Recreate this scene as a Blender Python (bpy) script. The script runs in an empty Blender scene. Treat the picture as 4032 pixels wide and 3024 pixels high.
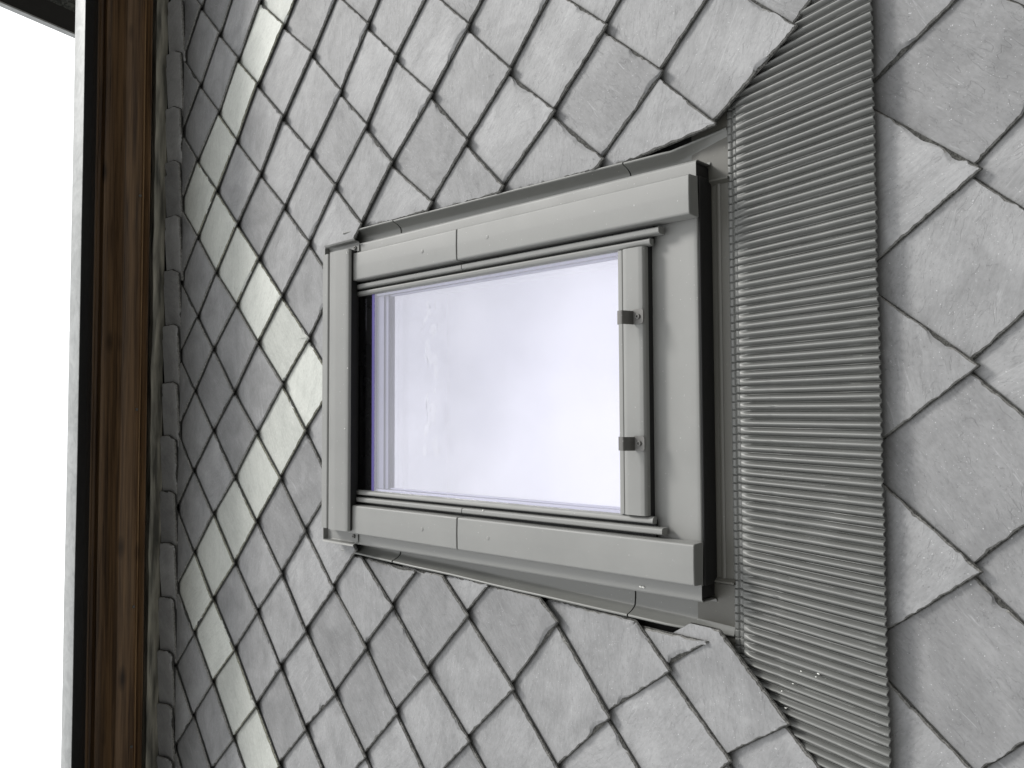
import bpy, bmesh, math, random
from mathutils import Matrix, Vector, noise

# ---------------------------------------------------------------- frame of the roof slope
# local axes: u along the eaves (real right), v up the slope, n outward
SL = math.radians(75)
ca, sa = math.cos(SL), math.sin(SL)
M = Matrix(((1, 0, 0, 0), (0, ca, -sa, 0), (0, sa, ca, 6.0), (0, 0, 0, 1)))
M3 = M.to_3x3()
scene = bpy.context.scene
LINK = scene.collection.objects.link

# ---------------------------------------------------------------- camera
C = Vector((-0.06978, -1.46810, 1.30239))
R = ((-0.0040348, -0.7291977, -0.6842912), (-0.999047, 0.0326789, -0.0289287), (0.0434596, 0.6835223, -0.7286347))
cam = bpy.data.cameras.new('camera')
cam.sensor_width = 36; cam.lens = 28.8; cam.clip_start = 0.02; cam.clip_end = 3000
co = bpy.data.objects.new('camera', cam); LINK(co)
ax = M3 @ Vector(R[0]); ay = M3 @ (-Vector(R[1])); az = M3 @ (-Vector(R[2]))
m = Matrix((ax, ay, az)).transposed().to_4x4(); m.translation = M @ C
co.matrix_world = m
scene.camera = co

# ---------------------------------------------------------------- sky, sun, exposure
SUN = (M3 @ Vector((0.50, 0.68, 0.54))).normalized()
elev = math.asin(SUN.z); rotz = math.atan2(SUN.x, SUN.y)
world = bpy.data.worlds.new('World'); scene.world = world; world.use_nodes = True
nt = world.node_tree; nt.nodes.clear()
wo = nt.nodes.new('ShaderNodeOutputWorld'); bg = nt.nodes.new('ShaderNodeBackground')
sky = nt.nodes.new('ShaderNodeTexSky'); sky.sky_type = 'NISHITA'; sky.sun_disc = False
sky.sun_elevation = elev; sky.sun_rotation = rotz
tc = nt.nodes.new('ShaderNodeTexCoord'); nz = nt.nodes.new('ShaderNodeTexNoise')
nz.inputs['Scale'].default_value = 2.2; nz.inputs['Detail'].default_value = 5
cr = nt.nodes.new('ShaderNodeValToRGB')
cr.color_ramp.elements[0].position = .40; cr.color_ramp.elements[0].color = (6.9, 6.95, 7.0, 1)
cr.color_ramp.elements[1].position = .58; cr.color_ramp.elements[1].color = (9.6, 9.6, 9.6, 1)
mx = nt.nodes.new('ShaderNodeMixRGB'); mx.inputs[0].default_value = .9
# overcast cloud cover over the clear sky; below the horizon the clear sky's dark stays
sep = nt.nodes.new('ShaderNodeSeparateXYZ'); mr = nt.nodes.new('ShaderNodeMapRange')
mr.inputs[1].default_value = -.06; mr.inputs[2].default_value = .05; mr.inputs[3].default_value = .0; mr.inputs[4].default_value = .92
nt.links.new(tc.outputs['Generated'], nz.inputs[0]); nt.links.new(tc.outputs['Generated'], sep.inputs[0])
nt.links.new(sep.outputs[2], mr.inputs[0]); nt.links.new(mr.outputs[0], mx.inputs[0])
nt.links.new(nz.outputs[0], cr.inputs[0]); nt.links.new(sky.outputs[0], mx.inputs[1]); nt.links.new(cr.outputs[0], mx.inputs[2])
# an overcast sky is about three times darker at the horizon than overhead
mr2 = nt.nodes.new('ShaderNodeMapRange'); mr2.inputs[1].default_value = 0; mr2.inputs[2].default_value = .85; mr2.inputs[3].default_value = .80; mr2.inputs[4].default_value = 1.0
nt.links.new(sep.outputs[2], mr2.inputs[0])
ml = nt.nodes.new('ShaderNodeMixRGB'); ml.blend_type = 'MULTIPLY'; ml.inputs[0].default_value = 1
nt.links.new(mx.outputs[0], ml.inputs[1]); nt.links.new(mr2.outputs[0], ml.inputs[2])
nt.links.new(ml.outputs[0], bg.inputs[0]); bg.inputs[1].default_value = .084
nt.links.new(bg.outputs[0], wo.inputs[0])
sl = bpy.data.lights.new('sun', 'SUN'); sl.energy = 1.15; sl.angle = math.radians(14); sl.color = (1, .975, .94)
so = bpy.data.objects.new('sun', sl); LINK(so)
so.rotation_euler = (-SUN).to_track_quat('-Z', 'Y').to_euler(); so.location = (0, 0, 30)
vs = scene.view_settings
vs.view_transform = 'Standard'; vs.look = 'None'; vs.gamma = 1; vs.use_curve_mapping = False
vs.exposure = 1.17

# lower corners of the slates measured on the slope (row, column): (u, v)
TIPS = {(0,0.5):(1.0728,1.1691), (0,1.5):(0.8187,1.1863), (0,3.5):(0.2821,1.1682), (0,4.5):(0.0317,1.1797), (0,5.5):(-0.2365,1.1833), (0,6.5):(-0.5061,1.1705), 
(0,7.5):(-0.7713,1.165), (1,0):(1.2064,1.0358), (1,1):(0.9427,1.0348), (1,2):(0.686,1.0441), (1,3):(0.4154,1.0428), (1,4):(0.1648,1.0556), 
(1,5):(-0.1018,1.0491), (1,6):(-0.3699,1.0409), (1,7):(-0.6396,1.0344), (1,8):(-0.9024,1.033), (2,0.5):(1.0835,0.9117), (2,1.5):(0.8205,0.9159), 
(2,2.5):(0.551,0.9055), (2,3.5):(0.2944,0.9049), (2,4.5):(0.0197,0.915), (2,5.5):(-0.2459,0.9047), (2,6.5):(-0.5097,0.8991), (2,7.5):(-0.7727,0.8935), 
(3,1):(0.9665,0.7911), (3,2):(0.6805,0.7666), (3,3):(0.4229,0.7724), (3,4):(0.1665,0.7737), (3,5):(-0.1077,0.7747), (3,6):(-0.3728,0.7698), 
(3,7):(-0.6376,0.7592), (3,8):(-0.9124,0.7615), (4,0.5):(1.0999,0.6413), (4,1.5):(0.8248,0.6428), (4,2.5):(0.5547,0.6292), (4,3.5):(0.2931,0.6377), 
(4,4.5):(0.0352,0.6311), (4,5.5):(-0.236,0.638), (4,6.5):(-0.5077,0.6271), (4,7.5):(-0.7735,0.6299), (5,1):(0.9671,0.4894), (5,2):(0.6853,0.4938), 
(5,3):(0.4279,0.4984), (5,4):(0.159,0.4953), (5,5):(-0.0984,0.5086), (5,6):(-0.3756,0.5065), (5,7):(-0.6499,0.502), (5,8):(-0.9141,0.4988), 
(6,1.5):(0.8189,0.3493), (6,2.5):(0.5649,0.3729), (6,6.5):(-0.5137,0.3702), (6,7.5):(-0.7875,0.3598), (7,1):(0.9625,0.2301), (7,2):(0.6947,0.2318), 
(7,7):(-0.6426,0.2274), (7,8):(-0.9133,0.2289), (8,1.5):(0.8406,0.114), (8,2.5):(0.5752,0.1292), (8,6.5):(-0.5247,0.1225), (8,7.5):(-0.7769,0.1061), 
(9,2):(0.7067,-0.0228), (9,3):(0.4453,-0.0228), (9,7):(-0.6543,-0.0086), (10,1.5):(0.8318,-0.1493), (10,2.5):(0.5648,-0.1435), (10,6.5):(-0.5034,-0.1431), 
(10,7.5):(-0.7759,-0.1472), (11,2):(0.6882,-0.2794), (11,3):(0.4371,-0.2561), (11,7):(-0.6334,-0.2807), (12,2.5):(0.5648,-0.4032), (12,6.5):(-0.4734,-0.4024), 
(13,2):(0.6989,-0.5369), (13,7):(-0.6316,-0.5294), (14,2.5):(0.5682,-0.6634), (14,6.5):(-0.5169,-0.6653), (16,2.5):(0.5618,-0.9221), 
(16,6.5):(-0.5529,-0.8877), (18,3.5):(0.278,-1.1765), (18,4.5):(0.0026,-1.1669), (18,5.5):(-0.2825,-1.1629), (7,3):(0.4395,0.2542), (7,6):(-0.4018,0.2694), 
(15,3):(0.4427,-0.7711), (13,3):(0.4364,-0.5253), (15,7):(-0.6412,-0.7822), (15,6):(-0.4273,-0.7765), (17,3):(0.4271,-1.024), (17,4):(0.1455,-1.0177), 
(17,5):(-0.1345,-1.0114), (17,6):(-0.422,-1.0068), (18,2.5):(0.5558,-1.1866), (18,6.5):(-0.5699,-1.1589), (16,1.5):(0.8457,-0.9304)}

# ---------------------------------------------------------------- materials
def nodes(name, rough=.5, metal=0.0, spec=.5):
    mt = bpy.data.materials.new(name); mt.use_nodes = True
    n = mt.node_tree; b = n.nodes['Principled BSDF']
    b.inputs['Roughness'].default_value = rough; b.inputs['Metallic'].default_value = metal
    b.inputs['Specular IOR Level'].default_value = spec
    return mt, n, b
def N(n, t, **kw):
    x = n.nodes.new(t)
    for k, v in kw.items():
        if k in x.inputs: x.inputs[k].default_value = v
        else: setattr(x, k, v)
    return x
def ramp(n, src, stops):
    r = n.nodes.new('ShaderNodeValToRGB'); e = r.color_ramp.elements
    while len(e) < len(stops): e.new(.5)
    for el, (p, c) in zip(e, stops):
        el.position = p; el.color = (c, c, c, 1) if isinstance(c, (int, float)) else (*c, 1)
    n.links.new(src, r.inputs[0]); return r.outputs[0]
def mixc(n, a, b, fac, mode='MIX'):
    x = n.nodes.new('ShaderNodeMixRGB'); x.blend_type = mode
    for i, s in ((0, fac), (1, a), (2, b)):
        if isinstance(s, bpy.types.NodeSocket): n.links.new(s, x.inputs[i])
        elif isinstance(s, (int, float)): x.inputs[i].default_value = s if i == 0 else (s, s, s, 1)
        else: x.inputs[i].default_value = (*s, 1)
    return x.outputs[0]
def math_(n, op, a, b=None):
    x = n.nodes.new('ShaderNodeMath'); x.operation = op
    for i, s in ((0, a), (1, b)):
        if s is None: continue
        if isinstance(s, bpy.types.NodeSocket): n.links.new(s, x.inputs[i])
        else: x.inputs[i].default_value = s
    return x.outputs[0]
def bump(n, b, *layers):
    prev = None
    for h, st, d in layers:
        x = n.nodes.new('ShaderNodeBump'); x.inputs['Strength'].default_value = st; x.inputs['Distance'].default_value = d
        n.links.new(h, x.inputs['Height'])
        if prev: n.links.new(prev, x.inputs['Normal'])
        prev = x.outputs[0]
    n.links.new(prev, b.inputs['Normal'])

def slate_mat(name, c0, c1, tint):
    """split slate: cleaved face with grain, small steps, pale scuffs and dark pores"""
    mt, n, b = nodes(name, .62, 0, .35)
    oi = N(n, 'ShaderNodeObjectInfo'); tcn = N(n, 'ShaderNodeTexCoord')
    # each slate has its own piece of stone: offset and turn the pattern by the object's random number
    vr = N(n, 'ShaderNodeVectorRotate', rotation_type='Z_AXIS')
    n.links.new(tcn.outputs['Object'], vr.inputs['Vector'])
    n.links.new(math_(n, 'MULTIPLY_ADD', oi.outputs['Random'], 2.2), vr.inputs['Angle'])
    off = N(n, 'ShaderNodeCombineXYZ'); r100 = math_(n, 'MULTIPLY', oi.outputs['Random'], 97.0)
    for i in range(3): n.links.new(r100, off.inputs[i])
    ad = N(n, 'ShaderNodeVectorMath', operation='ADD'); n.links.new(vr.outputs[0], ad.inputs[0]); n.links.new(off.outputs[0], ad.inputs[1])
    P = ad.outputs[0]
    st = N(n, 'ShaderNodeMapping'); st.inputs['Scale'].default_value = (1, .42, 1); n.links.new(P, st.inputs[0])
    grain = N(n, 'ShaderNodeTexNoise', Scale=240.0, Detail=5.0, Roughness=.6); n.links.new(st.outputs[0], grain.inputs[0])
    wide = N(n, 'ShaderNodeTexNoise', Scale=11.0, Detail=4.0, Roughness=.55, Distortion=.6); n.links.new(P, wide.inputs[0])
    mid = N(n, 'ShaderNodeTexNoise', Scale=42.0, Detail=5.0, Roughness=.6, Distortion=1.2); n.links.new(st.outputs[0], mid.inputs[0])
    steps = ramp(n, mid.outputs[0], [(.30, 0.), (.345, .45), (.36, .5), (.60, .55), (.615, 1.)])
    spk = N(n, 'ShaderNodeTexNoise', Scale=330.0, Detail=2.0, Roughness=.5); n.links.new(P, spk.inputs[0])
    sp = ramp(n, spk.outputs[0], [(.70, 0.), (.76, 1.)])
    pore = ramp(n, spk.outputs[0], [(.27, 1.), (.33, 0.)])
    col = mixc(n, c0, c1, ramp(n, wide.outputs[0], [(.3, 0.), (.7, 1.)]))
    g = ramp(n, grain.outputs[0], [(.28, .87), (.5, 1.), (.72, 1.10)])
    col = mixc(n, col, g, 1.0, 'MULTIPLY')
    pr = ramp(n, oi.outputs['Random'], [(0., .78), (.5, .96), (1., 1.12)])
    col = mixc(n, col, pr, 1.0, 'MULTIPLY')
    col = mixc(n, col, tuple(min(1, x * 1.9) for x in tint), math_(n, 'MULTIPLY', sp, .5))
    col = mixc(n, col, tuple(x * .45 for x in c0), math_(n, 'MULTIPLY', pore, .5))
    # faint pale scuff strokes
    sc = N(n, 'ShaderNodeMapping'); sc.inputs['Scale'].default_value = (5, .5, 1); sc.inputs['Rotation'].default_value = (0, 0, .9); n.links.new(P, sc.inputs[0])
    sn = N(n, 'ShaderNodeTexNoise', Scale=26.0, Detail=3.0, Distortion=.8); n.links.new(sc.outputs[0], sn.inputs[0])
    col = mixc(n, col, tint, math_(n, 'MULTIPLY', ramp(n, sn.outputs[0], [(.66, 0.), (.74, 1.)]), .35))
    # silky streaks along the cleavage
    sm = N(n, 'ShaderNodeMapping'); sm.inputs['Scale'].default_value = (1, .13, 1); n.links.new(P, sm.inputs[0])
    silk = N(n, 'ShaderNodeTexNoise', Scale=95.0, Detail=4.0, Roughness=.55, Distortion=.5); n.links.new(sm.outputs[0], silk.inputs[0])
    col = mixc(n, col, ramp(n, silk.outputs[0], [(.3, .93), (.5, 1.), (.7, 1.05)]), 1.0, 'MULTIPLY')
    # fine cleavage cracks: thin curved lines in patches
    cm = N(n, 'ShaderNodeMapping'); cm.inputs['Scale'].default_value = (1, .3, 1); n.links.new(P, cm.inputs[0])
    cn_ = N(n, 'ShaderNodeTexNoise', Scale=48.0, Detail=2.0, Roughness=.5, Distortion=.25); n.links.new(cm.outputs[0], cn_.inputs[0])
    ln = ramp(n, cn_.outputs[0], [(.488, 0.), (.499, 1.), (.501, 1.), (.512, 0.)])
    mk = N(n, 'ShaderNodeTexNoise', Scale=17.0, Detail=2.0); n.links.new(P, mk.inputs[0])
    crack = math_(n, 'MULTIPLY', ln, ramp(n, mk.outputs[0], [(.55, 0.), (.63, 1.)]))
    col = mixc(n, col, tuple(x * .35 for x in c0), math_(n, 'MULTIPLY', crack, .22))
    n.links.new(col, b.inputs['Base Color'])
    hc = math_(n, 'SUBTRACT', steps, math_(n, 'MULTIPLY', crack, .35))
    bump(n, b, (wide.outputs[0], .30, .005), (silk.outputs[0], .35, .0011), (hc, .65, .0012), (grain.outputs[0], .28, .0007))
    return mt
def hewn_mat(name, c0, c1):
    mt, n, b = nodes(name, .75, 0, .25)
    tcn = N(n, 'ShaderNodeTexCoord')
    a = N(n, 'ShaderNodeTexNoise', Scale=160.0, Detail=6.0, Roughness=.7, Distortion=1.5); n.links.new(tcn.outputs['Object'], a.inputs[0])
    w = N(n, 'ShaderNodeTexNoise', Scale=60.0, Detail=3.0); n.links.new(tcn.outputs['Object'], w.inputs[0])
    n.links.new(mixc(n, c0, c1, ramp(n, a.outputs[0], [(.35, 0.), (.65, 1.)])), b.inputs['Base Color'])
    bump(n, b, (w.outputs[0], .8, .003), (a.outputs[0], .9, .0022))
    return mt
SLATE = slate_mat('slate_grey', (.200, .202, .204), (.285, .287, .290), (.40, .405, .41))
PALE = slate_mat('slate_pale', (.44, .455, .425), (.51, .525, .490), (.60, .61, .58))
EAVE = slate_mat('slate_eaves', (.30, .302, .305), (.40, .402, .406), (.40, .40, .40))  # paler copy of the grey slate, its colour lifted to offset the eaves shade
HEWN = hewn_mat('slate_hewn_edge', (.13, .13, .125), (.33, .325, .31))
SIDE = hewn_mat('slate_shaded_side', (.014, .014, .013), (.11, .11, .102))  # broken edge faces, coloured darker to paint in the shade of the gaps
HEWNP = hewn_mat('pale_hewn_edge', (.13, .13, .10), (.40, .40, .33))

def paint_mat(name, col, rough=.42, metal=0.0, mottling=.06, bs=.12):
    """factory coated metal: faint orange peel, dust and small scratches"""
    mt, n, b = nodes(name, rough, metal, .5)
    tcn = N(n, 'ShaderNodeTexCoord')
    d = N(n, 'ShaderNodeTexNoise', Scale=9.0, Detail=6.0, Roughness=.6); n.links.new(tcn.outputs['Object'], d.inputs[0])
    f = N(n, 'ShaderNodeTexNoise', Scale=900.0, Detail=2.0); n.links.new(tcn.outputs['Object'], f.inputs[0])
    s = N(n, 'ShaderNodeTexNoise', Scale=210.0, Detail=1.0); n.links.new(tcn.outputs['Object'], s.inputs[0])
    g = ramp(n, d.outputs[0], [(.3, 1 - mottling), (.7, 1 + mottling)])
    c = mixc(n, col, g, 1.0, 'MULTIPLY')
    c = mixc(n, c, tuple(min(.9, x * 2.4) for x in col), math_(n, 'MULTIPLY', ramp(n, s.outputs[0], [(.76, 0.), (.79, 1.)]), .5))
    n.links.new(c, b.inputs['Base Color'])
    n.links.new(ramp(n, d.outputs[0], [(.3, rough - .05), (.7, rough + .1)]), b.inputs['Roughness'])
    bump(n, b, (d.outputs[0], .08, .004), (f.outputs[0], bs, .0004))
    return mt
PAINT = paint_mat('grey_coated_aluminium', (.215, .217, .208), .48)
PAINT2 = paint_mat('grey_coated_flashing', (.175, .178, .168), .38)
LEAD = paint_mat('grey_coated_lead', (.152, .155, .148), .40, .1, .06, .1)
STEEL = paint_mat('clip_steel', (.15, .147, .14), .4, .6)
BLACKP = paint_mat('black_plastic', (.008, .008, .008), .55)
DARK = paint_mat('dark_membrane', (.012, .012, .011), .8)
FRIT = paint_mat('black_glass_border', (.004, .004, .004), .25)
WHITE = paint_mat('white_lining', (.82, .82, .82), .6)
INTER = paint_mat('interior_panel', (.86, .86, .88), .6)
PVC = paint_mat('purple_edge_tape', (.10, .08, .28), .4)

def galv():
    mt, n, b = nodes('galvanised_zinc', .55, .25, .5)
    tcn = N(n, 'ShaderNodeTexCoord')
    a = N(n, 'ShaderNodeTexNoise', Scale=14.0, Detail=6.0, Roughness=.65, Distortion=1.0); n.links.new(tcn.outputs['Object'], a.inputs[0])
    v = N(n, 'ShaderNodeTexVoronoi', Scale=70.0); n.links.new(tcn.outputs['Object'], v.inputs[0])
    c = mixc(n, (.22, .228, .225), (.31, .318, .315), ramp(n, a.outputs[0], [(.35, 0.), (.62, 1.)]))
    c = mixc(n, c, ramp(n, v.outputs['Color'], [(0., .92), (1., 1.05)]), 1.0, 'MULTIPLY')
    n.links.new(c, b.inputs['Base Color']); bump(n, b, (a.outputs[0], .2, .002))
    return mt
GALV = galv()
def wood(name, c0, c1, c2, sc=1.0):
    mt, n, b = nodes(name, .42, 0, .5)
    tcn = N(n, 'ShaderNodeTexCoord')
    mp = N(n, 'ShaderNodeMapping'); mp.inputs['Scale'].default_value = (.9 * sc, 30 * sc, 30 * sc); n.links.new(tcn.outputs['Object'], mp.inputs[0])
    a = N(n, 'ShaderNodeTexNoise', Scale=2.5, Detail=7.0, Roughness=.6, Distortion=.5); n.links.new(mp.outputs[0], a.inputs[0])
    m2 = N(n, 'ShaderNodeMapping'); m2.inputs['Scale'].default_value = (3, 320, 320); n.links.new(tcn.outputs['Object'], m2.inputs[0])
    f = N(n, 'ShaderNodeTexNoise', Scale=1.0, Detail=5.0, Roughness=.7); n.links.new(m2.outputs[0], f.inputs[0])
    m3 = N(n, 'ShaderNodeMapping'); m3.inputs['Scale'].default_value = (3.2, 9, 9); n.links.new(tcn.outputs['Object'], m3.inputs[0])
    kn = N(n, 'ShaderNodeTexVoronoi', Scale=1.0, Randomness=1.0); n.links.new(m3.outputs[0], kn.inputs[0])
    k = ramp(n, kn.outputs['Distance'], [(.05, 1.), (.16, 0.)])
    c = mixc(n, c0, c1, ramp(n, a.outputs[0], [(.36, 0.), (.62, 1.)]))
    c = mixc(n, c, c2, math_(n, 'MULTIPLY', ramp(n, f.outputs[0], [(.45, 0.), (.7, 1.)]), .5))
    c = mixc(n, c, tuple(x * .3 for x in c0), math_(n, 'MULTIPLY', k, .8))
    n.links.new(c, b.inputs['Base Color']); bump(n, b, (f.outputs[0], .35, .0012), (a.outputs[0], .25, .003))
    return mt
WOOD = wood('brown_stained_timber', (.045, .024, .012), (.21, .122, .058), (.30, .19, .105))
WOODLIT = wood('lit_timber_edge', (.22, .12, .05), (.50, .31, .15), (.60, .40, .21))  # lit line of the batten painted in as a paler timber colour
def strip_mat():
    mt, n, b = nodes('bitumen_foil_strip', .3, .3, .6)
    tcn = N(n, 'ShaderNodeTexCoord')
    mp = N(n, 'ShaderNodeMapping'); mp.inputs['Scale'].default_value = (3.5, 30, 30); n.links.new(tcn.outputs['Object'], mp.inputs[0])
    a = N(n, 'ShaderNodeTexNoise', Scale=1.6, Detail=4.0); n.links.new(mp.outputs[0], a.inputs[0])
    n.links.new(mixc(n, (.13, .128, .11), (.50, .48, .40), ramp(n, a.outputs[0], [(.35, 0.), (.65, 1.)])), b.inputs['Base Color'])
    bump(n, b, (a.outputs[0], .6, .01)); return mt
FOIL = strip_mat()
def membrane():
    mt, n, b = nodes('textured_bitumen_felt', .8, 0, .4)
    tcn = N(n, 'ShaderNodeTexCoord')
    a = N(n, 'ShaderNodeTexNoise', Scale=60.0, Detail=4.0, Roughness=.6, Distortion=1.0); n.links.new(tcn.outputs['Object'], a.inputs[0])
    n.links.new(mixc(n, (.03, .032, .03), (.11, .12, .11), ramp(n, a.outputs[0], [(.4, 0.), (.6, 1.)])), b.inputs['Base Color'])
    bump(n, b, (a.outputs[0], 1., .01)); return mt
FELT = membrane()
def glass_mat(name, tintc, gl, ior, fmul=1.0, fadd=0.0):
    mt = bpy.data.materials.new(name); mt.use_nodes = True; n = mt.node_tree; n.nodes.clear()
    o = N(n, 'ShaderNodeOutputMaterial'); mxs = N(n, 'ShaderNodeMixShader')
    t = N(n, 'ShaderNodeBsdfTransparent'); t.inputs[0].default_value = (*tintc, 1)
    g = N(n, 'ShaderNodeBsdfGlossy'); g.inputs[0].default_value = (*gl, 1); g.inputs['Roughness'].default_value = .015
    fr = N(n, 'ShaderNodeLayerWeight'); fr.inputs[0].default_value = .5
    pw = math_(n, 'POWER', fr.outputs['Facing'], 3.0)
    x = N(n, 'ShaderNodeMath', operation='MULTIPLY_ADD'); x.inputs[1].default_value = fmul; x.inputs[2].default_value = fadd
    n.links.new(pw, x.inputs[0]); n.links.new(x.outputs[0], mxs.inputs[0])
    n.links.new(t.outputs[0], mxs.inputs[1]); n.links.new(g.outputs[0], mxs.inputs[2]); n.links.new(mxs.outputs[0], o.inputs[0])
    return mt
GLASS1 = glass_mat('coated_outer_glass', (.93, .93, .97), (.97, .97, 1.0), 1.5, .35, .17)
GLASS2 = glass_mat('coated_inner_glass', (.92, .91, .98), (.96, .96, .99), 1.6, .35, .46)

# ---------------------------------------------------------------- objects
def root(name, label, cat, base=(0, 0, 0), kind=None):
    o = bpy.data.objects.new(name, None); LINK(o)
    o.empty_display_size = .1
    o.matrix_world = M @ Matrix.Translation(base)
    o['label'] = label; o['category'] = cat
    if kind: o['kind'] = kind
    o['_b'] = base
    return o
BASE = {}
class MB:
    """collects geometry given in roof coordinates (u, v, n)"""
    def __init__(s): s.v = []; s.f = []; s.mi = []
    def add(s, vs, fs, mi=0):
        k = len(s.v); s.v += [tuple(p) for p in vs]
        s.f += [tuple(i + k for i in f) for f in fs]; s.mi += [mi] * len(fs)
    def box(s, a, b, mi=0):
        (x0, y0, z0), (x1, y1, z1) = [min(p, q) for p, q in zip(a, b)], [max(p, q) for p, q in zip(a, b)]
        s.add([(x0, y0, z0), (x1, y0, z0), (x1, y1, z0), (x0, y1, z0), (x0, y0, z1), (x1, y0, z1), (x1, y1, z1), (x0, y1, z1)],
              [(3, 2, 1, 0), (4, 5, 6, 7), (0, 1, 5, 4), (1, 2, 6, 5), (2, 3, 7, 6), (3, 0, 4, 7)], mi)
    def loft(s, loops, closed=True, caps=True, mi=0):
        n = len(loops[0]); vs = [p for l in loops for p in l]; fs = []
        for i in range(len(loops) - 1):
            for j in range(n if closed else n - 1):
                a = i * n + j; b = i * n + (j + 1) % n
                fs.append((a, b, b + n, a + n))
        if caps and closed:
            fs.append(tuple(range(n - 1, -1, -1))); fs.append(tuple(range((len(loops) - 1) * n, len(loops) * n)))
        s.add(vs, fs, mi)
    def build(s, name, mats, parent=None, sharp=32, bevel=0, label=None):
        base = Vector(parent['_b']) if parent is not None else Vector((0, 0, 0))
        me = bpy.data.meshes.new(name)
        me.from_pydata([Vector(p) - base for p in s.v], [], s.f)
        for mt in (mats if isinstance(mats, (list, tuple)) else [mats]): me.materials.append(mt)
        me.polygons.foreach_set('material_index', s.mi)
        bm = bmesh.new(); bm.from_mesh(me)
        bmesh.ops.recalc_face_normals(bm, faces=bm.faces)
        lim = math.radians(sharp)
        for e in bm.edges:
            if len(e.link_faces) == 2 and e.calc_face_angle(0) > lim: e.smooth = False
        for f in bm.faces: f.smooth = True
        bm.to_mesh(me); bm.free()
        o = bpy.data.objects.new(name, me); LINK(o)
        if parent is not None:
            o.parent = parent; o['_b'] = tuple(base)
        else:
            o.matrix_world = M
        if label: o['label'] = label
        if bevel:
            b = o.modifiers.new('bevel', 'BEVEL'); b.width = bevel; b.segments = 2; b.limit_method = 'ANGLE'; b.angle_limit = math.radians(40)
        return o
def rnd(pts, r, seg=4, closed=False):
    """round the inner corners of a 2D polyline"""
    out = []; n = len(pts)
    for i, p in enumerate(pts):
        if not closed and i in (0, n - 1): out.append(tuple(p)); continue
        p = Vector(p); a = Vector(pts[(i - 1) % n]); b = Vector(pts[(i + 1) % n])
        da = a - p; db = b - p; rr = min(r, da.length * .45, db.length * .45)
        if rr < 1e-5: out.append(tuple(p)); continue
        q0 = p + da.normalized() * rr; q1 = p + db.normalized() * rr
        for k in range(seg + 1):
            t = k / seg; out.append(tuple(q0 * (1 - t) ** 2 + p * 2 * t * (1 - t) + q1 * t * t))
    return out
def sheet(pts, th):
    """closed outline of a thin bent sheet following an open polyline"""
    P = [Vector(p) for p in pts]; off = []
    for i, p in enumerate(P):
        d = (P[min(i + 1, len(P) - 1)] - P[max(i - 1, 0)]); d.normalize()
        off.append(tuple(p - Vector((-d.y, d.x)) * th))
    return [tuple(p) for p in P] + off[::-1]
def ext_v(mb, prof, v0, v1, mi=0, steps=1, wob=0, seed=0):
    """profile in (u, n) run along v"""
    L = []
    for k in range(steps + 1):
        v = v0 + (v1 - v0) * k / steps
        L.append([(u + wob * noise.noise(Vector((seed, v * 3, u * 2))), v, n + wob * .6 * noise.noise(Vector((seed + 9, v * 3, u * 2)))) for u, n in prof])
    mb.loft(L, mi=mi)
def ext_u(mb, prof, u0, u1, mi=0, steps=1, wob=0, seed=0):
    """profile in (v, n) run along u"""
    L = []
    for k in range(steps + 1):
        u = u0 + (u1 - u0) * k / steps
        L.append([(u, v + wob * noise.noise(Vector((seed, u * 2.2, v * 2))), n + wob * noise.noise(Vector((seed + 9, u * 2.2, v * 2)))) for v, n in prof])
    mb.loft(L, mi=mi)
def disc(mb, c, r, h, seg=14, mi=0, inner=None):
    cu, cv, cn = c
    rings = [(r, 0), (r, h * .55), (r * .8, h), (r * .3, h * 1.02)] if not inner else [(r, 0), (r, h * .8), (r * .85, h), (inner, h), (inner * .9, h * .3)]
    L = [[(cu + q * math.cos(2 * math.pi * k / seg), cv + q * math.sin(2 * math.pi * k / seg), cn + z) for k in range(seg)] for q, z in rings]
    mb.loft(L, mi=mi)

# ================================================================ the slate slope
roof = root('slate_roof', 'steep grey slate roof slope laid in diamonds with a zigzag band of pale slates', 'slate roof')
PU, PV = .27, .131683
def raw(r, c): return (-(c - 4.6) * PU, -(r - 9) * PV)
RES = []
for (r, c), (u, v) in TIPS.items():
    a = raw(r, c); RES.append((a[0], a[1], u - a[0], v - a[1]))
def tip(r, c):
    if (r, c) in TIPS: return TIPS[(r, c)]
    a = raw(r, c); sw = 1e-6; du = dv = 0
    for x, y, p, q in RES:
        w = 1 / ((x - a[0]) ** 2 + (y - a[1]) ** 2 + .01) ** 2
        sw += w; du += w * p; dv += w * q
    return (a[0] + du / sw, a[1] + dv / sw)
def clip(poly, A, B, Cc):
    """keep the part of a polygon with A*u + B*v + Cc >= 0"""
    out = []
    for i in range(len(poly)):
        p, q = poly[i], poly[(i + 1) % len(poly)]
        dp = A * p[0] + B * p[1] + Cc; dq = A * q[0] + B * q[1] + Cc
        if dp >= 0: out.append(p)
        if dp * dq < 0:
            t = dp / (dp - dq); out.append((p[0] + (q[0] - p[0]) * t, p[1] + (q[1] - p[1]) * t))
    return out
def rim_r(v): return .424 - .010 * (.24 - v) + .024 * min(1, max(0, (-.67 - v) / .10))       # right-hand edge of the flashing trough
def rim_l(v): return -.409 - .029 * (.24 - v)
VA0, VA1 = -.795, -1.036                            # pleated apron: top and bottom edge
def apron_n(v): return .010 + (.041 - .010) * min(1, max(0, (VA0 - v) / (VA0 - VA1)))

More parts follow.
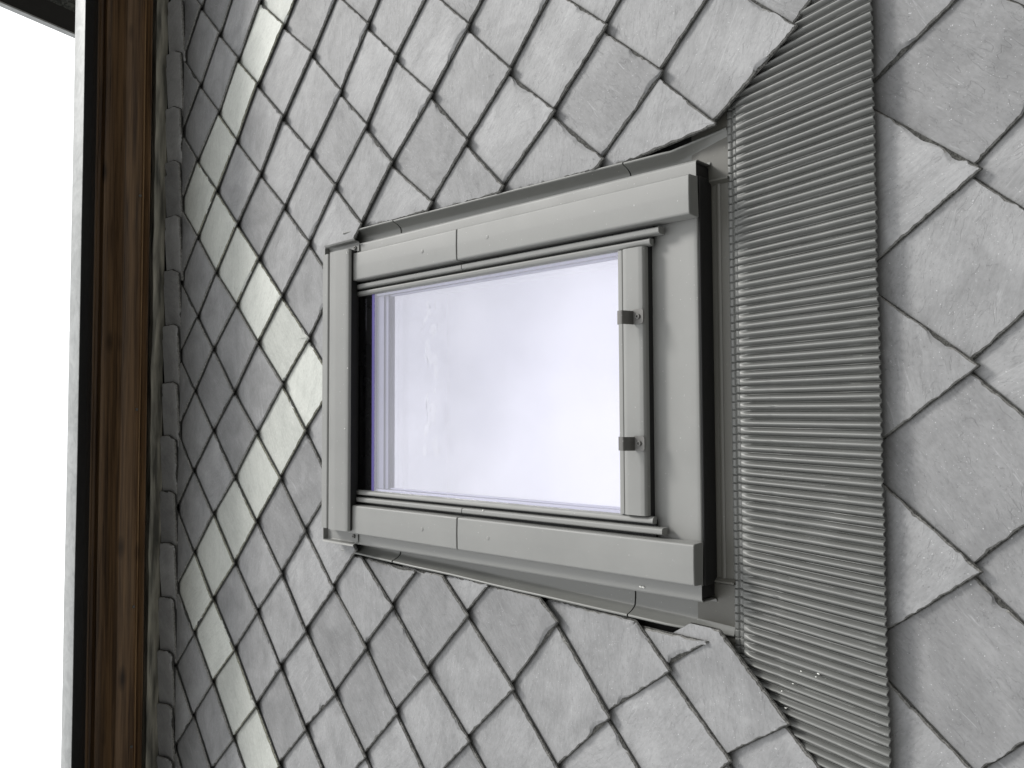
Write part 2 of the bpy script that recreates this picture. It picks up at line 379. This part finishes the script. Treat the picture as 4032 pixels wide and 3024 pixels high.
PALES = {(5, 0), (4, .5), (3, 1), (2, 1.5), (1, 2), (2, 2.5), (3, 3), (4, 3.5), (5, 4), (6, 4.5), (5, 5), (4, 5.5), (3, 6), (2, 6.5), (1, 7), (2, 7.5), (3, 8), (4, 8.5)}
LT = .0078
def resample(poly, step):
    out = []; corner = []
    for i in range(len(poly)):
        a = Vector(poly[i]); b = Vector(poly[(i + 1) % len(poly)]); L = (b - a).length
        k = max(1, int(L / step))
        for j in range(k): out.append((a + (b - a) * j / k, i))
    return out
def slate(poly, zfun, rng, name, mats, hewn, parent, label=None, wmin=.0012, wmax=.0048, th=LT, ylow=9, scars=True, warp=.0012):
    """one split slate: jittered outline, broken bevel on the hewn edges, slightly warped face.
    hewn(p, q) tells which edges of the outline are dressed"""
    poly = rnd(poly, .0032, 2, closed=True)
    area = sum(poly[i][0] * poly[(i + 1) % len(poly)][1] - poly[(i + 1) % len(poly)][0] * poly[i][1] for i in range(len(poly)))
    if area < 0: poly = poly[::-1]
    pts = resample(poly, .0055); n = len(pts)
    sd = rng.random() * 100
    P = [p for p, _ in pts]
    wlim = []
    for i in range(n):
        x0, y0 = P[i]; mdd = 1.0
        for j in range(n):
            dj = abs(i - j); dj = min(dj, n - dj)
            if dj > 3:
                dd_ = (P[j].x - x0) ** 2 + (P[j].y - y0) ** 2
                if dd_ < mdd and dd_ < (dj * .0055 * .8) ** 2: mdd = dd_
        wlim.append(math.sqrt(mdd) * .35)
    nor = []
    for i in range(n):
        d = P[(i + 2) % n] - P[(i - 2) % n]; d.normalize(); nor.append(Vector((-d.y, d.x)))   # points inward (ccw)
    scs = []
    if scars:
        for _ in range(rng.choice((1, 2, 2, 3, 4))):
            scs.append((rng.randrange(n), rng.uniform(2, 8), rng.uniform(.004, .012)))
    rings = [[], [], [], [], []]; scr = []
    for i in range(n):
        p, nn = P[i], nor[i]
        h = hewn(p)
        q = Vector((p.x * 60 + sd, p.y * 60, 0)); q2 = Vector((p.x * 190 + sd, p.y * 190, 5))
        j = noise.noise(q) * .0004 + noise.noise(q2) * .0005 if h else 0
        isc = False
        w = (wmin + (wmax - wmin) * max(0, .5 + .9 * noise.noise(q * .8 + Vector((0, 0, 9))))) + abs(noise.noise(q2 * 1.7)) * .0035 if h else .0008
        if h:
            for c, s, dd in scs:
                di = min(abs(i - c), n - abs(i - c))
                if di < s: w += dd * (1 - (di / s) ** 2); isc = True
            if p.y > ylow: w = w * 1.4 + .002 * abs(noise.noise(q2 * .8))
        w = min(w, wlim[i]); scr.append(isc)
        dn = .25 + .35 * abs(noise.noise(q2 * .7)) if h else .9
        for k, (ww, hh) in enumerate(((.0006, 0.), (0., .25), (w * .55, dn + .12), (w, .97), (w + .0035, 1.))):
            x = p + nn * (min(ww, wlim[i] * 1.2) + j)
            z = zfun(x.x, x.y) + th * hh + warp * noise.noise(Vector((x.x * 7 + sd, x.y * 7, 0)))
            rings[k].append((x.x, x.y, z))
    mb = MB()
    k0 = n
    vs = [p for r in rings for p in r]; fs = []; mi = []
    for k in range(4):
        for i in range(n):
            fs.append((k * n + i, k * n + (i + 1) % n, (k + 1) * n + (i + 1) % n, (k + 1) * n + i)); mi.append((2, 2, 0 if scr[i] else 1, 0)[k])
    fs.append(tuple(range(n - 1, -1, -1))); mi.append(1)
    mb.v = vs; mb.f = fs; mb.mi = mi
    # face: triangulated fan toward rings shrinking to the middle, follows the warp
    cx = sum(p.x for p in P) / n; cy = sum(p.y for p in P) / n
    last = 4 * n
    for s in (.72, .4, .12):
        st = len(mb.v)
        for i in range(n):
            x, y, _ = rings[4][i]; x = cx + (x - cx) * s; y = cy + (y - cy) * s
            mb.v.append((x, y, zfun(x, y) + th + warp * noise.noise(Vector((x * 7 + sd, y * 7, 0)))))
        for i in range(n):
            mb.f.append((last + i, last + (i + 1) % n, st + (i + 1) % n, st + i)); mb.mi.append(0)
        last = st
    mb.f.append(tuple(range(last, last + n))); mb.mi.append(0)
    return mb.build(name, mats, parent, sharp=50, label=label)

def project(u, v, n):
    d = Vector((u, v, n)) - C
    x, y, z = (Vector(R[i]).dot(d) for i in range(3))
    return (x / z * 1.6, y / z * 1.6)
VTOP = 1.328
rng = random.Random(7)
ZT = {}
def ztip(r, c):
    """height of a slate's lower corner: slates riding on the apron are lifted, those above follow"""
    if (r, c) in ZT: return ZT[(r, c)]
    z = .0285 if r < 17 else .0245
    u, v = tip(r, c)
    if (r <= 16 and r >= 11) or (r == 17 and abs(u) > .5):
        if r >= 16 or v < VA0: z = max(z, apron_n(v) + .0085)
        for dc in (-.5, .5):
            if r < 16 or (r == 16 and abs(tip(17, c + dc)[0]) > .5):
                zl = ztip(r + 1, c + dc); z = max(z, zl - zl / .35 * .132 + LT + .0012)
    ZT[(r, c)] = z; return z
count = {}
for r in range(-2, 22):
    for ci in range(-3, 13):
        c = ci + (.5 if r % 2 == 0 else 0)
        P = tip(r, c); A = tip(r - 1, c - .5); B = tip(r - 1, c + .5); D = tip(r - 2, c)
        cu = (P[0] + A[0] + B[0] + D[0]) / 4; cv = (P[1] + A[1] + B[1] + D[1]) / 4
        # outside the frame (with a margin): leave out
        qs = [project(q[0], q[1], .02) for q in (P, A, B, D, (cu, cv))]
        if all(abs(x) > 1.06 for x, y in qs) or all(y > .81 for x, y in qs) or all(y < -.81 for x, y in qs): continue
        over = (r, c) in ((7, 3), (7, 6))
        inwin = abs(cu) < .40 and cv < .34
        if inwin and cv > -.80 and abs(cu) < .22 and not over: continue
        if (r == 16 and abs(cu) < .40) or (r in (14, 15) and abs(cu) < .22): continue
        if cv > VTOP + .02: continue
        jt = .02
        poly = [P, (A[0] - .0012, A[1] + jt), (A[0] - .0012, A[1] + jt + .06), (D[0] + .03, D[1] + .06), (D[0] - .03, D[1] + .06), (B[0] + .0012, B[1] + jt + .06), (B[0] + .0012, B[1] + jt)]
        cut = False
        if cv > .9: poly2 = clip(poly, 0, -1, VTOP); cut = len(poly2) != len(poly) or poly2 != poly; poly = poly2
        if not over and r < 16 and -.86 < cv < .34 and abs(cu) > .2:
            o = rng.uniform(.002, .010)
            if cu > 0 and r == 15: p2 = clip(poly, 1, .093, -.3679)
            elif cu > 0: p2 = clip(poly, 1, -.010, -(.424 - .010 * .24) - o)
            else: p2 = clip(poly, -1, .029, -(.409 + .029 * .24) - o * 1.4)
            if (r, c) == (15, 6): p2 = clip(poly, -1, 0, -.452)
            cut = cut or p2 != poly; poly = p2
        elif not over and cv >= .34 and abs(cu) < .45 and P[1] < .36:
            poly = clip(poly, 0, 1, -.355)
        if r >= 17 and cv > VA1 - .06 and not (r == 17 and abs(cu) > .5):
            poly = clip(poly, 0, -1, VA1 + .10)
        if len(poly) < 3 or (r, c) == (13, 6): continue
        ar = abs(sum(poly[i][0] * poly[(i + 1) % len(poly)][1] - poly[(i + 1) % len(poly)][0] * poly[i][1] for i in range(len(poly)))) / 2
        if ar < (.0026 if cut else .0012): continue
        zt = ztip(r, c); k = zt / .35
        P0 = P
        def zf(x, y, zt=zt, k=k, v0=P[1]): return max(-.004, zt - k * (y - v0))
        def hw(p, A=A, B=B, cut=cut, D=D):
            if p.y < max(A[1], B[1]) + .03: return True
            return cut and (abs(p.x - rim_r(p.y)) < .025 or abs(p.x - rim_l(p.y)) < .03)
        pale = (r, c) in PALES
        lab = None
        if pale: lab = 'pale greenish grey slate'
        elif cut and cv < .5: lab = 'slate cut along the flashing trough'
        name = 'pale_slate' if pale else ('cut_slate' if cut else 'slate')
        count[name] = count.get(name, 0) + 1
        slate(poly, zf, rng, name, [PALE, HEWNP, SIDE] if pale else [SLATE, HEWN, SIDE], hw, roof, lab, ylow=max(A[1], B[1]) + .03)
print('slates', count)
# boarding under the slates, open where the window sits
mb = MB()
for a, b in (((-2.6, .30, -.03), (2.6, 1.42, -.006)), ((-2.6, -3.2, -.03), (2.6, -.74, -.006)), ((-2.6, -.74, -.03), (-.36, .30, -.006)), ((.36, -.74, -.03), (2.6, .30, -.006))):
    mb.box(a, b)
mb.build('boarding', DARK, roof)
# the course of narrow slates standing out under the eaves
US = [1.85, 1.645, 1.426, 1.236, 1.039, .846, .65, .46, .267, .067, -.117, -.308, -.486, -.671, -.852, -1.031, -1.209, -1.40, -1.59]
rng2 = random.Random(3)
for i in range(1, len(US) - 1):
    u0, u1 = US[i], US[i + 1] - .045
    w = rng2.uniform(-.004, .004); b = rng2.uniform(.014, .03)
    poly = [(u1, 1.300 + w), (u0 - b * .6, 1.300 + w), (u0, 1.300 + w + b * 1.3), (u0 - .003, 1.376 + w), (u0 - .012, 1.382 + w), (u1, 1.382 + w)]
    def zf(x, y, u0=u0, i=i): return .0330 + (y - 1.300) * .20 + (x - u0) * .07
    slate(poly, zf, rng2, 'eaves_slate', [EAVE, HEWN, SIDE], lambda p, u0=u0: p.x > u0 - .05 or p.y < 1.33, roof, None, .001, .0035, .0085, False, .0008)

# ================================================================ flashing round the window
fl = root('window_flashing', 'grey sheet metal flashing with side troughs and a pleated apron round the roof window', 'flashing', (0, -.8, 0))
VH = .30
# side troughs in three overlapping lengths each
for side in (1, -1):
    for k, (va, vb) in enumerate(((.13, .34), (-.565, .1285), (-.772, -.5665))):
        mb = MB(); L = []; dz = .0045 - .0022 * k
        st = 10
        for j in range(st + 1):
            v = va + (vb - va) * j / st
            ru = rim_r(v) if side == 1 else -rim_l(v)
            ru += .0015 * noise.noise(Vector((side * 3, v * 6, k)))
            ff = 1.0
            if v < -.66: ff = max(.22, 1 - (-.66 - v) / .11 * .8)      # rim dies out toward the apron
            h = .027 * ff
            pr = [(.352, dz), (ru - .026, dz), (ru - .011, dz + .002), (ru - .004, dz + .010 * ff + .002), (ru - .001, dz + h * .75), (ru + .001, dz + h), (ru + .0045, dz + h + .001), (ru + .0065, dz + h - .003)]
            pr = rnd(pr, .004, 3)
            L.append([(side * u, v, n) for u, n in sheet(pr, .0011)])
        mb.loft(L); mb.build('side_trough', PAINT2, fl, sharp=45)
# bottom sheet in the shade under the window and its two turned-up ends
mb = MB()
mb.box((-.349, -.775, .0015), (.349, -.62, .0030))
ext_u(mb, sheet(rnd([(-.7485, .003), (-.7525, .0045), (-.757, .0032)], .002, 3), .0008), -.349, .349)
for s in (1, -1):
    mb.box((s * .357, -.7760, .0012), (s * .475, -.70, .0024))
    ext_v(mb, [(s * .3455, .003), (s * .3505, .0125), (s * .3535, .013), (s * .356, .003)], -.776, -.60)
mb.build('bottom_sheet', paint_mat('shaded_sheet', (.10, .098, .085), .4), fl, sharp=45)  # shade under the window is put into this darker sheet colour

# crimped seam and pleated apron: one pleat every 14 mm
PP = .01385
def wav(s): return s - math.floor(s)
mb = MB(); per = 16; U0, U1 = -.86, .86
nu = int((U1 - U0) / PP * per)
vz = [-.7725, -.7735, -.7745, -.7765, -.779, -.7815, -.7825, -.7832, -.7845, -.787, -.7895, -.792, -.7932, -.794, -.7948]
rowsv = []
for v in vz:
    row = []
    for iu in range(nu + 1):
        u = U0 + (U1 - U0) * iu / nu
        s = wav(u / PP + .12 * noise.noise(Vector((u * 9, 0, 0))))
        # two lips: a low flat one, then a half-round one, both pinched between pleats
        t = (v + .7725) / (-.0223)
        if t < .46: a = math.sin(math.pi * min(1, max(0, t / .46))) ** .35 * .0042
        else: a = math.sin(math.pi * min(1, max(0, (t - .46) / .54))) ** .5 * .0062
        d = min(s, 1 - s)
        eye = .5 + .45 * math.exp(-((t - .68) / .13) ** 2)
        pin = 1 - math.exp(-(d / (.07 + .10 * (eye - .5))) ** 2)
        nn = .003 + a * (.12 + .88 * pin) + .0005 * noise.noise(Vector((u * 40, v * 60, 3)))
        row.append((u + .0011 * math.sin(math.pi * t) * (1 if .46 < t else -.4), v, nn))
    rowsv.append(row)
mb.loft(rowsv, closed=False)
mb.build('crimped_seam', LEAD, fl, sharp=60)

mb = MB()
rowsv = []; NV = 44
for iv in range(NV + 1):
    t = iv / NV; t2 = t ** 1.0
    v = VA0 + (VA1 - VA0) * t2
    fan = 1 + .045 * t
    row = []
    for iu in range(nu + 1):
        u = U0 + (U1 - U0) * iu / nu
        lv = v + (.002 * noise.noise(Vector((u * 11, 2, 0))) + .006 * noise.noise(Vector((u * 2.5, 7, 0)))) * t
        # hand-dressed metal: pleats wander slightly and are pressed flatter in places, more toward real left
        wn = .05 * noise.noise(Vector((u * 7, v * 5, 1)))
        s = wav(u / PP + .12 * noise.noise(Vector((u * 9, 0, 0))) + wn * t)
        press = .5 + .5 * noise.noise(Vector((u * 14, v * 9, 4)))
        damage = max(0, press - (.62 if u < -.1 else .74)) * (3.0 if u < -.1 else 2.0) * (.4 + .6 * min(1, t * 3))
        amp = .0098 * (1 - .55 * min(1, damage))
        # profile: broad round crest, steep fold, narrow rib in the valley
        if s < .78: h = math.sin(math.pi * (s / .78)) ** .85
        else: h = .34 * math.sin(math.pi * ((s - .78) / .22)) ** 1.3
        # pinched flat where it leaves the seam
        k = min(1, t / .085)
        d = min(s, 1 - s)
        flat = .55 * (1 - math.exp(-(d / .10) ** 2))
        h = flat * (1 - k) + h * k
        # row of small stop dents 25 mm below the seam
        cell = math.floor(u / PP)
        rr = noise.noise(Vector((cell * .37, 3.3, 0)))
        if rr > -.12: h -= (.30 + .4 * rr) * math.exp(-((v - (VA0 - .062 - .004 * rr)) / .0022) ** 2) * math.exp(-((s - .31) / .16) ** 2)
        nn = apron_n(v) + amp * h + .0016 * noise.noise(Vector((u * 5, v * 8, 6))) * t
        if t > .93: nn -= .0012 * (t - .93) / .07
        row.append((u * fan, lv, nn))
    rowsv.append(row)
mb.loft(rowsv, closed=False)
# turned under at the lower edge
edge = rowsv[-1]
mb.loft([edge, [(u, v - .0008, n - .0014) for u, v, n in edge], [(u, v + .004, n - .0030) for u, v, n in edge]], closed=False)
mb.build('pleated_apron', LEAD, fl, sharp=75)
# small drips of white paint on the apron and flashing
rg = random.Random(5); MORT = paint_mat('white_mortar', (.8, .8, .76), .7)
def blob(u, v, n, r):
    k = 7; ring = [(u + r * rg.uniform(.4, 1.2) * math.cos(6.283 * i / k), v + r * rg.uniform(.5, 1.5) * math.sin(6.283 * i / k), n) for i in range(k)]
    mb.add(ring + [(p[0] * .6 + u * .4, p[1] * .6 + v * .4, n + r * .4) for p in ring], [(i, (i + 1) % k, k + (i + 1) % k, k + i) for i in range(k)] + [tuple(range(k, 2 * k))])
for u, v, r in ((-.467, -.93, .0022), (-.473, -.925, .0014), (-.47, -.90, .0012), (-.493, -.885, .0016), (-.51, -.865, .0014), (-.478, -.915, .0012), (-.535, -.872, .0022)):
    mb = MB(); blob(u, v, apron_n(v) + .0062, r); mb.build('mortar_spot', MORT, fl)

# ================================================================ the roof window
win = root('roof_window', 'closed grey roof window with pale lavender glass and two steel hooks', 'roof window', (0, -.25, .04))
FU, VB = .384, -.7345
TOPV = .355
# fixed frame: black carcass, grey base profile
mb = MB()
for s in (1, -1):
    mb.box((s * .290, -.7335, -.02), (s * .3780, .345, .0500)); mb.box((s * .2500, -.645, .044), (s * .2895, .2345, .0505))
mb.box((-.2895, -.7335, -.02), (.2895, -.625, .0330))
mb.box((-.2895, .235, -.02), (.2895, .345, .0500))
mb.build('frame', BLACKP, win)
for s in (1, -1):
    # base profile: flat strip beside the cover, then the outer wall, open at its lower end
    mb = MB()
    pr = rnd([(.340, .0545), (.3785, .0545), (.3830, .0500), (.3835, .006), (.3890, .0035)], .0025, 3)
    ext_v(mb, [(s * u, n) for u, n in sheet(pr, .0014)], -.7385, .262)
    mb.build('side_profile', PAINT, win, sharp=40)
    # side cover in two lengths, gently domed, with a rib on the inside
    for va, vb, dz, rv in ((-.7415, -.1608, 0., -.2545), (-.1575, .243, -.0004, -.044)):
        mb = MB()
        pr = rnd([(.2800, .0510), (.2808, .0810), (.2835, .0832), (.3160, .0840), (.3480, .0832), (.3508, .0805), (.3520, .0540)], .0030, 4)
        pr = [(s * u, n + dz) for u, n in pr]
        ext_v(mb, pr, va, vb)
        sc_ = mb.build('side_cover', PAINT, win, sharp=48, bevel=.0015)
        mb = MB(); disc(mb, (s * .3165, rv, .0834), .0046, .0012); mb.build('rivet', PAINT, sc_)
    # transom strips: two stepped ribs between side cover and glass, the upper length stopping at the same joint
    for va, vb in ((-.6700, -.1605), (-.1582, .243)):
        mb = MB()
        pr = rnd([(.2612, .0510), (.2616, .0660), (.2640, .0690), (.2715, .0695), (.2735, .0670), (.2745, .0510)], .0014, 3)
        ext_v(mb, [(s * u, n) for u, n in pr], va, vb)
        mb.build('glazing_strip', PAINT, win, sharp=40)
    mb = MB()
    pr = rnd([(.2440, .0510), (.2440, .0590), (.2470, .0640), (.2535, .0655), (.2560, .0630), (.2565, .0510)], .0022, 3)
    ext_v(mb, [(s * u, n) for u, n in pr], -.6480, .243)
    mb.build('glazing_strip', PAINT, win, sharp=40)
    # sash side behind the glass: spacer bars seen as thin lavender lines
    mb = MB()
    mb.box((s * .2455, -.60, .046), (s * .2395, .24, .0500)); mb.box((s * .2385, -.60, .036), (s * .2355, .24, .0390))
    mb.build('spacer_bar', paint_mat('lavender_spacer', (.50, .50, .62), .35), win)
# bottom of the fixed frame: long rounded cover with a deep black front
mb = MB()
pr = rnd([(-.600, .0380), (-.640, .0400), (-.7200, .0480), (-.7300, .0485), (-.7350, .0475), (-.7362, .0452)], .003, 4)
ext_u(mb, sheet(pr, -.0012)[::-1], -.3560, .3560)
mb.build('bottom_cover', PAINT, win, sharp=45)
mb = MB(); mb.box((-.3560, -.7400, .0035), (.3560, -.7330, .0450)); mb.build('bottom_gasket', BLACKP, win, bevel=.002)
# sash bottom rail
mb = MB()
pr = rnd([(-.5760, .0560), (-.5775, .0640), (-.5800, .0655), (-.5880, .0660), (-.5888, .0635), (-.5915, .0635), (-.5922, .0700), (-.6000, .0715), (-.6280, .0715), (-.6355, .0700), (-.6385, .0650), (-.6385, .0560)], .0016, 3)
ext_u(mb, pr, -.2425, .2425)
mb.build('bottom_rail', PAINT, win, sharp=40)
mb = MB(); mb.box((-.2550, -.6370, .0330), (.2550, -.5850, .0555)); mb.build('sash_gasket', BLACKP, win)
# head cover: outer lip, groove, rounded hump, black underside
mb = MB()
pr = rnd([(.3430, .0560), (.3440, .0880), (.3410, .0930), (.3150, .0950), (.3120, .0880), (.3080, .0880), (.3050, .0950), (.2990, .1000), (.2700, .1020), (.2300, .0985), (.2215, .0960), (.2195, .0900)], .004, 4)
ext_u(mb, sheet(pr, -.0013)[::-1], -.3440, .3600)
mb.build('head_cover', PAINT, win, sharp=45)
mb = MB(); mb.box((-.3430, .2230, .0700), (.3590, .2310, .0935)); mb.box((-.30, .2315, .058), (.30, .3400, .0860)); mb.build('head_gasket', BLACKP, win)
# small open end pieces beside the head cover
for s in (1, -1):
    ur = .385 if s == 1 else .378
    mb = MB()
    pr = rnd([(.3620 if s == 1 else .3455, .058), (ur - .002, .058), (ur, .060), (ur + .001, .071), (ur + .006, .074)], .002, 3)
    ext_v(mb, [(s * u, n) for u, n in sheet(pr, .0012)], .232, .3640)
    mb.box((s * (ur - .03), .3625, .030), (s * ur, .3650, .072))
    mb.build('corner_bracket', PAINT, win, sharp=40)
    mb = MB(); disc(mb, (s * (.371 if s == 1 else .362), .2470, .0585), .0050, .0035, 16, 0, .0024); mb.build('screw', STEEL, win)
# insulating glass: two panes with black printed border at the head, then the room
def pane(name, n, mt, v0=-.600, v1=.245, hu=.2475):
    mb = MB(); mb.add([(-hu, v0, n), (hu, v0, n), (hu, v1, n), (-hu, v1, n)], [(0, 1, 2, 3)])
    return mb.build(name, mt, win)
pane('glass_pane', .0560, GLASS1)
pane('inner_pane', .0340, GLASS2)
mb = MB(); mb.box((-.2475, .1790, .0500), (.2475, .2440, .0552)); border = mb.build('black_border', FRIT, win)
mb = MB(); mb.box((-.2475, .1690, .0480), (.2475, .1788, .0564)); mb.build('edge_seal', PVC, win)
mb = MB(); mb.box((-.2380, .1290, .0380), (.2380, .1685, .0440)); mb.box((-.2380, .1420, .0445), (.2380, .1685, .0480)); mb.build('sash_edge', paint_mat('lavender_grey_edge', (.22, .22, .30), .4), win)
# rows of tiny pale print marks in the black border
mb = MB(); rg = random.Random(11)
for k in range(46):
    u = .235 - .005 * k * .35 - rg.uniform(0, .001)
    if u < .14: break
    mb.box((u, .200 + rg.uniform(0, .002), .0553), (u + .0007, .205 + rg.uniform(0, .004), .0554))
mb.build('print_mark', paint_mat('grey_print', (.10, .10, .11), .5), border)
# splayed white lining and a pale blind panel inside
mb = MB()
mb.box((-.2895, -.6240, -.2300), (.2895, .2340, -.2200))
mb.build('blind', INTER, win)
mb = MB()
mb.box((-.2780, .2050, -.2190), (.2780, .2330, .0120)); mb.box((-.2780, -.6230, -.2190), (.2780, -.6000, .0120))
mb.box((.2785, -.6230, -.2190), (.2890, .2330, .0120)); mb.box((-.2890, -.6230, -.2190), (-.2785, .2330, .0120))
mb.build('lining', WHITE, win)
# crumpled rest of the protective film stuck to the pane
def film(cu, cv, lu, lv, seed, name='protective_film'):
    mb = MB(); rg = random.Random(seed); nx, ny = 34, 8
    L = []
    for i in range(nx + 1):
        u = cu - lu / 2 + lu * i / nx; row = []
        wv = .35 + .65 * abs(noise.noise(Vector((u * 17, seed, 0))) * 1.6)
        mid = cv + .012 * noise.noise(Vector((u * 8, seed + 4, 0)))
        for j in range(ny + 1):
            v = mid + lv * (j / ny - .5) * wv
            e = math.sin(math.pi * j / ny)
            row.append((u, v, .0563 + e * .006 * abs(noise.noise(Vector((u * 34, v * 45, seed)))) * 1.3))
        L.append(row)
    for i in range(nx):
        for j in range(ny):
            c0 = L[i][j]
            if noise.noise(Vector((c0[0] * 26, c0[1] * 34, seed + 7))) < .02: continue
            mb.add([L[i][j], L[i + 1][j], L[i + 1][j + 1], L[i][j + 1]], [(0, 1, 2), (0, 2, 3)])
    return mb.build(name, FILM, win, sharp=5)
FILM = glass_mat('clear_wrinkled_film', (.97, .97, .97), (1, 1, 1), 1.5, .35, .07)
film(.0150, -.045, .38, .085, 2)
# two hooks screwed to the bottom rail
for cu, tilt in ((.1150, -.03), (-.1130, .04)):
    h = MB(); w = .0135
    def q(du, dv, dn): return (cu + du + dv * tilt, -.6190 + dv, .0722 + dn)
    # base plate with rounded lower corners, upright tongue leaning over the glass, bent tip
    pl = rnd([(-w, .004), (w, .004), (w, -.0195), (-w, -.0195)], .005, 4, closed=True)
    h.loft([[q(a, b, 0) for a, b in pl], [q(a, b, .0016) for a, b in pl]])
    pr = rnd([(.0010, .0016), (.0040, .0140), (.0085, .0265), (.0190, .0275), (.0195, .0220)], .0018, 3)
    sh = sheet(pr, .0013)
    h.loft([[q(-w, a, b) for a, b in sh], [q(w * .82, a, b) for a, b in sh]])
    ho = h.build('hook', STEEL, win, sharp=40)
    sc = MB(); disc(sc, q(0, -.0085, .0016), .0050, .0030, 18, 0, .0022)
    o = sc.build('screw', STEEL, ho); 
    tb = MB(); tb.box(q(-.005, .0025, .0016), q(.005, .0042, .0075)); tb.build('tab', STEEL, ho)
# a few paint specks on the covers
mb = MB()
for u, v, n, r in ((.350, -.440, .0600, .0016), (-.372, -.62, .0565, .0028), (-.372, -.614, .0565, .0018), (-.262, -.225, .0700, .0018), (.349, .2250, .1005, .0020), (.352, .228, .099, .0012), (-.09, .231, .1000, .0018), (.06, .222, .0990, .0016)):
    mb = MB(); blob(u, v, n - .0005, r); mb.build('paint_speck', MORT, win)

# ================================================================ eaves timber, foil and gutter
UA, UB = -2.6, 2.9
wd = root('timber_eaves', 'brown stained moulded timber soffit running along the top of the slate slope', 'timber soffit', (0, 1.36, .1))
def solid(prof, back=.03):
    return prof + [(prof[-1][0] + back, prof[-1][1]), (prof[0][0] + back + .06, prof[0][1])]
mb = MB()
ext_u(mb, rnd([(1.3460, .1180), (1.3440, .1225), (1.3690, .1300), (1.4500, .1300), (1.4500, .1180)], .002, 2, True), UA, UB, steps=60, wob=.0012, seed=2)
mb.build('lower_board', WOOD, wd, sharp=40)
mb = MB()
ext_u(mb, [(1.3690, .1310), (1.3690, .1350), (1.3795, .1405), (1.4500, .1405), (1.4500, .1310)], UA, UB, steps=60, wob=.0012, seed=5)
mb.build('batten', WOODLIT, wd, sharp=30)
mb = MB()
cov = [(1.3560, .1425), (1.3530, .1650), (1.3520, .1850), (1.3560, .2000), (1.3700, .2110), (1.3850, .2220), (1.3960, .2340), (1.4030, .2450), (1.4020, .2500), (1.4300, .2510), (1.4320, .2600), (1.4280, .2620), (1.4280, .2700), (1.4700, .2700), (1.4700, .1425)]
ext_u(mb, rnd(cov, .002, 2, True), UA, UB, steps=60, wob=.0008, seed=8)
mb.build('cove_moulding', WOOD, wd, sharp=28)
for k, u in enumerate((1.42, .70, -.03, -.69, -1.15)):
    L = [[(u + .0045 * math.cos(a) , 1.3515 + d, .150 + .0045 * math.sin(a)) for a in [6.283 * i / 12 for i in range(12)]] for d in (.004, -.0005)]
    mb = MB(); mb.loft(L); mb.build('screw_head', STEEL, wd)
fo = MB(); L = []
for i in range(161):
    u = UA + (UB - UA) * i / 160
    a = .004 * noise.noise(Vector((u * 5, 1, 0))) + .0025 * noise.noise(Vector((u * 14, 2, 0)))
    L.append([(u, v + a * k, n + a) for v, n, k in ((1.3840, .0480, .3), (1.3820, .0560, .6), (1.3800, .0660, 1), (1.3775, .0780, 1), (1.3800, .0900, .5), (1.4200, .0950, 0))])
fo.loft(L, closed=False)
o = fo.build('foil_strip', FOIL, None); o['label'] = 'wavy dull sealing strip between the slates and the brown timber'; o['category'] = 'sealing strip'
# wall behind the eaves, black
bk = MB(); bk.box((UA, 1.405, -.04), (UB, 1.47, .129)); bk.build('eaves_board', DARK, wd)
gt = root('roof_gutter', 'pale galvanised gutter edge along the eaves in front of the sky', 'gutter', (0, 1.3, .33))
mb = MB()
pr = rnd([(1.4500, .2760), (1.4000, .2820), (1.3450, .2980), (1.3050, .3250), (1.2800, .3550), (1.2760, .3620)], .012, 4)
ext_u(mb, sheet(pr, .002), UA, UB); mb.build('gutter_trough', BLACKP, gt, sharp=40)
mb = MB()
ext_u(mb, rnd([(1.2520, .3690), (1.2520, .3710), (1.3390, .3710), (1.3400, .3600), (1.3340, .3600), (1.3340, .3690)], .0008, 2, True), UA, UB, steps=80, wob=.0008, seed=4)
mb.build('gutter_front', GALV, gt, sharp=40)
# corner of the upper roof edge behind the gutter
vg = root('upper_roof_corner', 'dark underside of an upper roof corner with a pale metal edge against the sky', 'roof edge', (1.8, 2.3, .3))
mb = MB()
a, b = Vector((1.672, .56)), Vector((1.600, -.02))
d = (b - a).normalized(); nn = Vector((-d.y, d.x)) * (1 if -d.y > 0 else -1)
def strip2(mb, p, q, w0, w1, v0, v1):
    A0, A1, B1, B0 = p + nn * w0, p + nn * w1, q + nn * w1, q + nn * w0
    mb.add([(x.x, v0, x.y) for x in (A0, B0, B1, A1)] + [(x.x, v1, x.y) for x in (A0, B0, B1, A1)], [(3, 2, 1, 0), (4, 5, 6, 7), (0, 1, 5, 4), (1, 2, 6, 5), (2, 3, 7, 6), (3, 0, 4, 7)])
strip2(mb, a, b, 0, .006, 2.300, 2.335); mb.build('metal_edge', GALV, vg)
mb = MB(); strip2(mb, a, b, .0065, .10, 2.306, 2.34); mb.build('black_board', DARK, vg)
mb = MB(); strip2(mb, a, b, .1005, 1.2, 2.320, 2.35); mb.build('felt_underside', FELT, vg)

# ================================================================ ground far below
gm, gn, gb = nodes('paving', .85)
t = N(gn, 'ShaderNodeTexNoise', Scale=.8, Detail=6.0)
gn.links.new(mixc(gn, (.09, .09, .086), (.14, .138, .13), t.outputs[0]), gb.inputs['Base Color'])
me = bpy.data.meshes.new('ground'); S = 400
me.from_pydata([(-S, -S, 0), (S, -S, 0), (S, S, 0), (-S, S, 0)], [], [(0, 1, 2, 3)]); me.materials.append(gm)
g = bpy.data.objects.new('ground', me); LINK(g); g['kind'] = 'structure'
for o in bpy.data.objects:
    if '_b' in o: del o['_b']
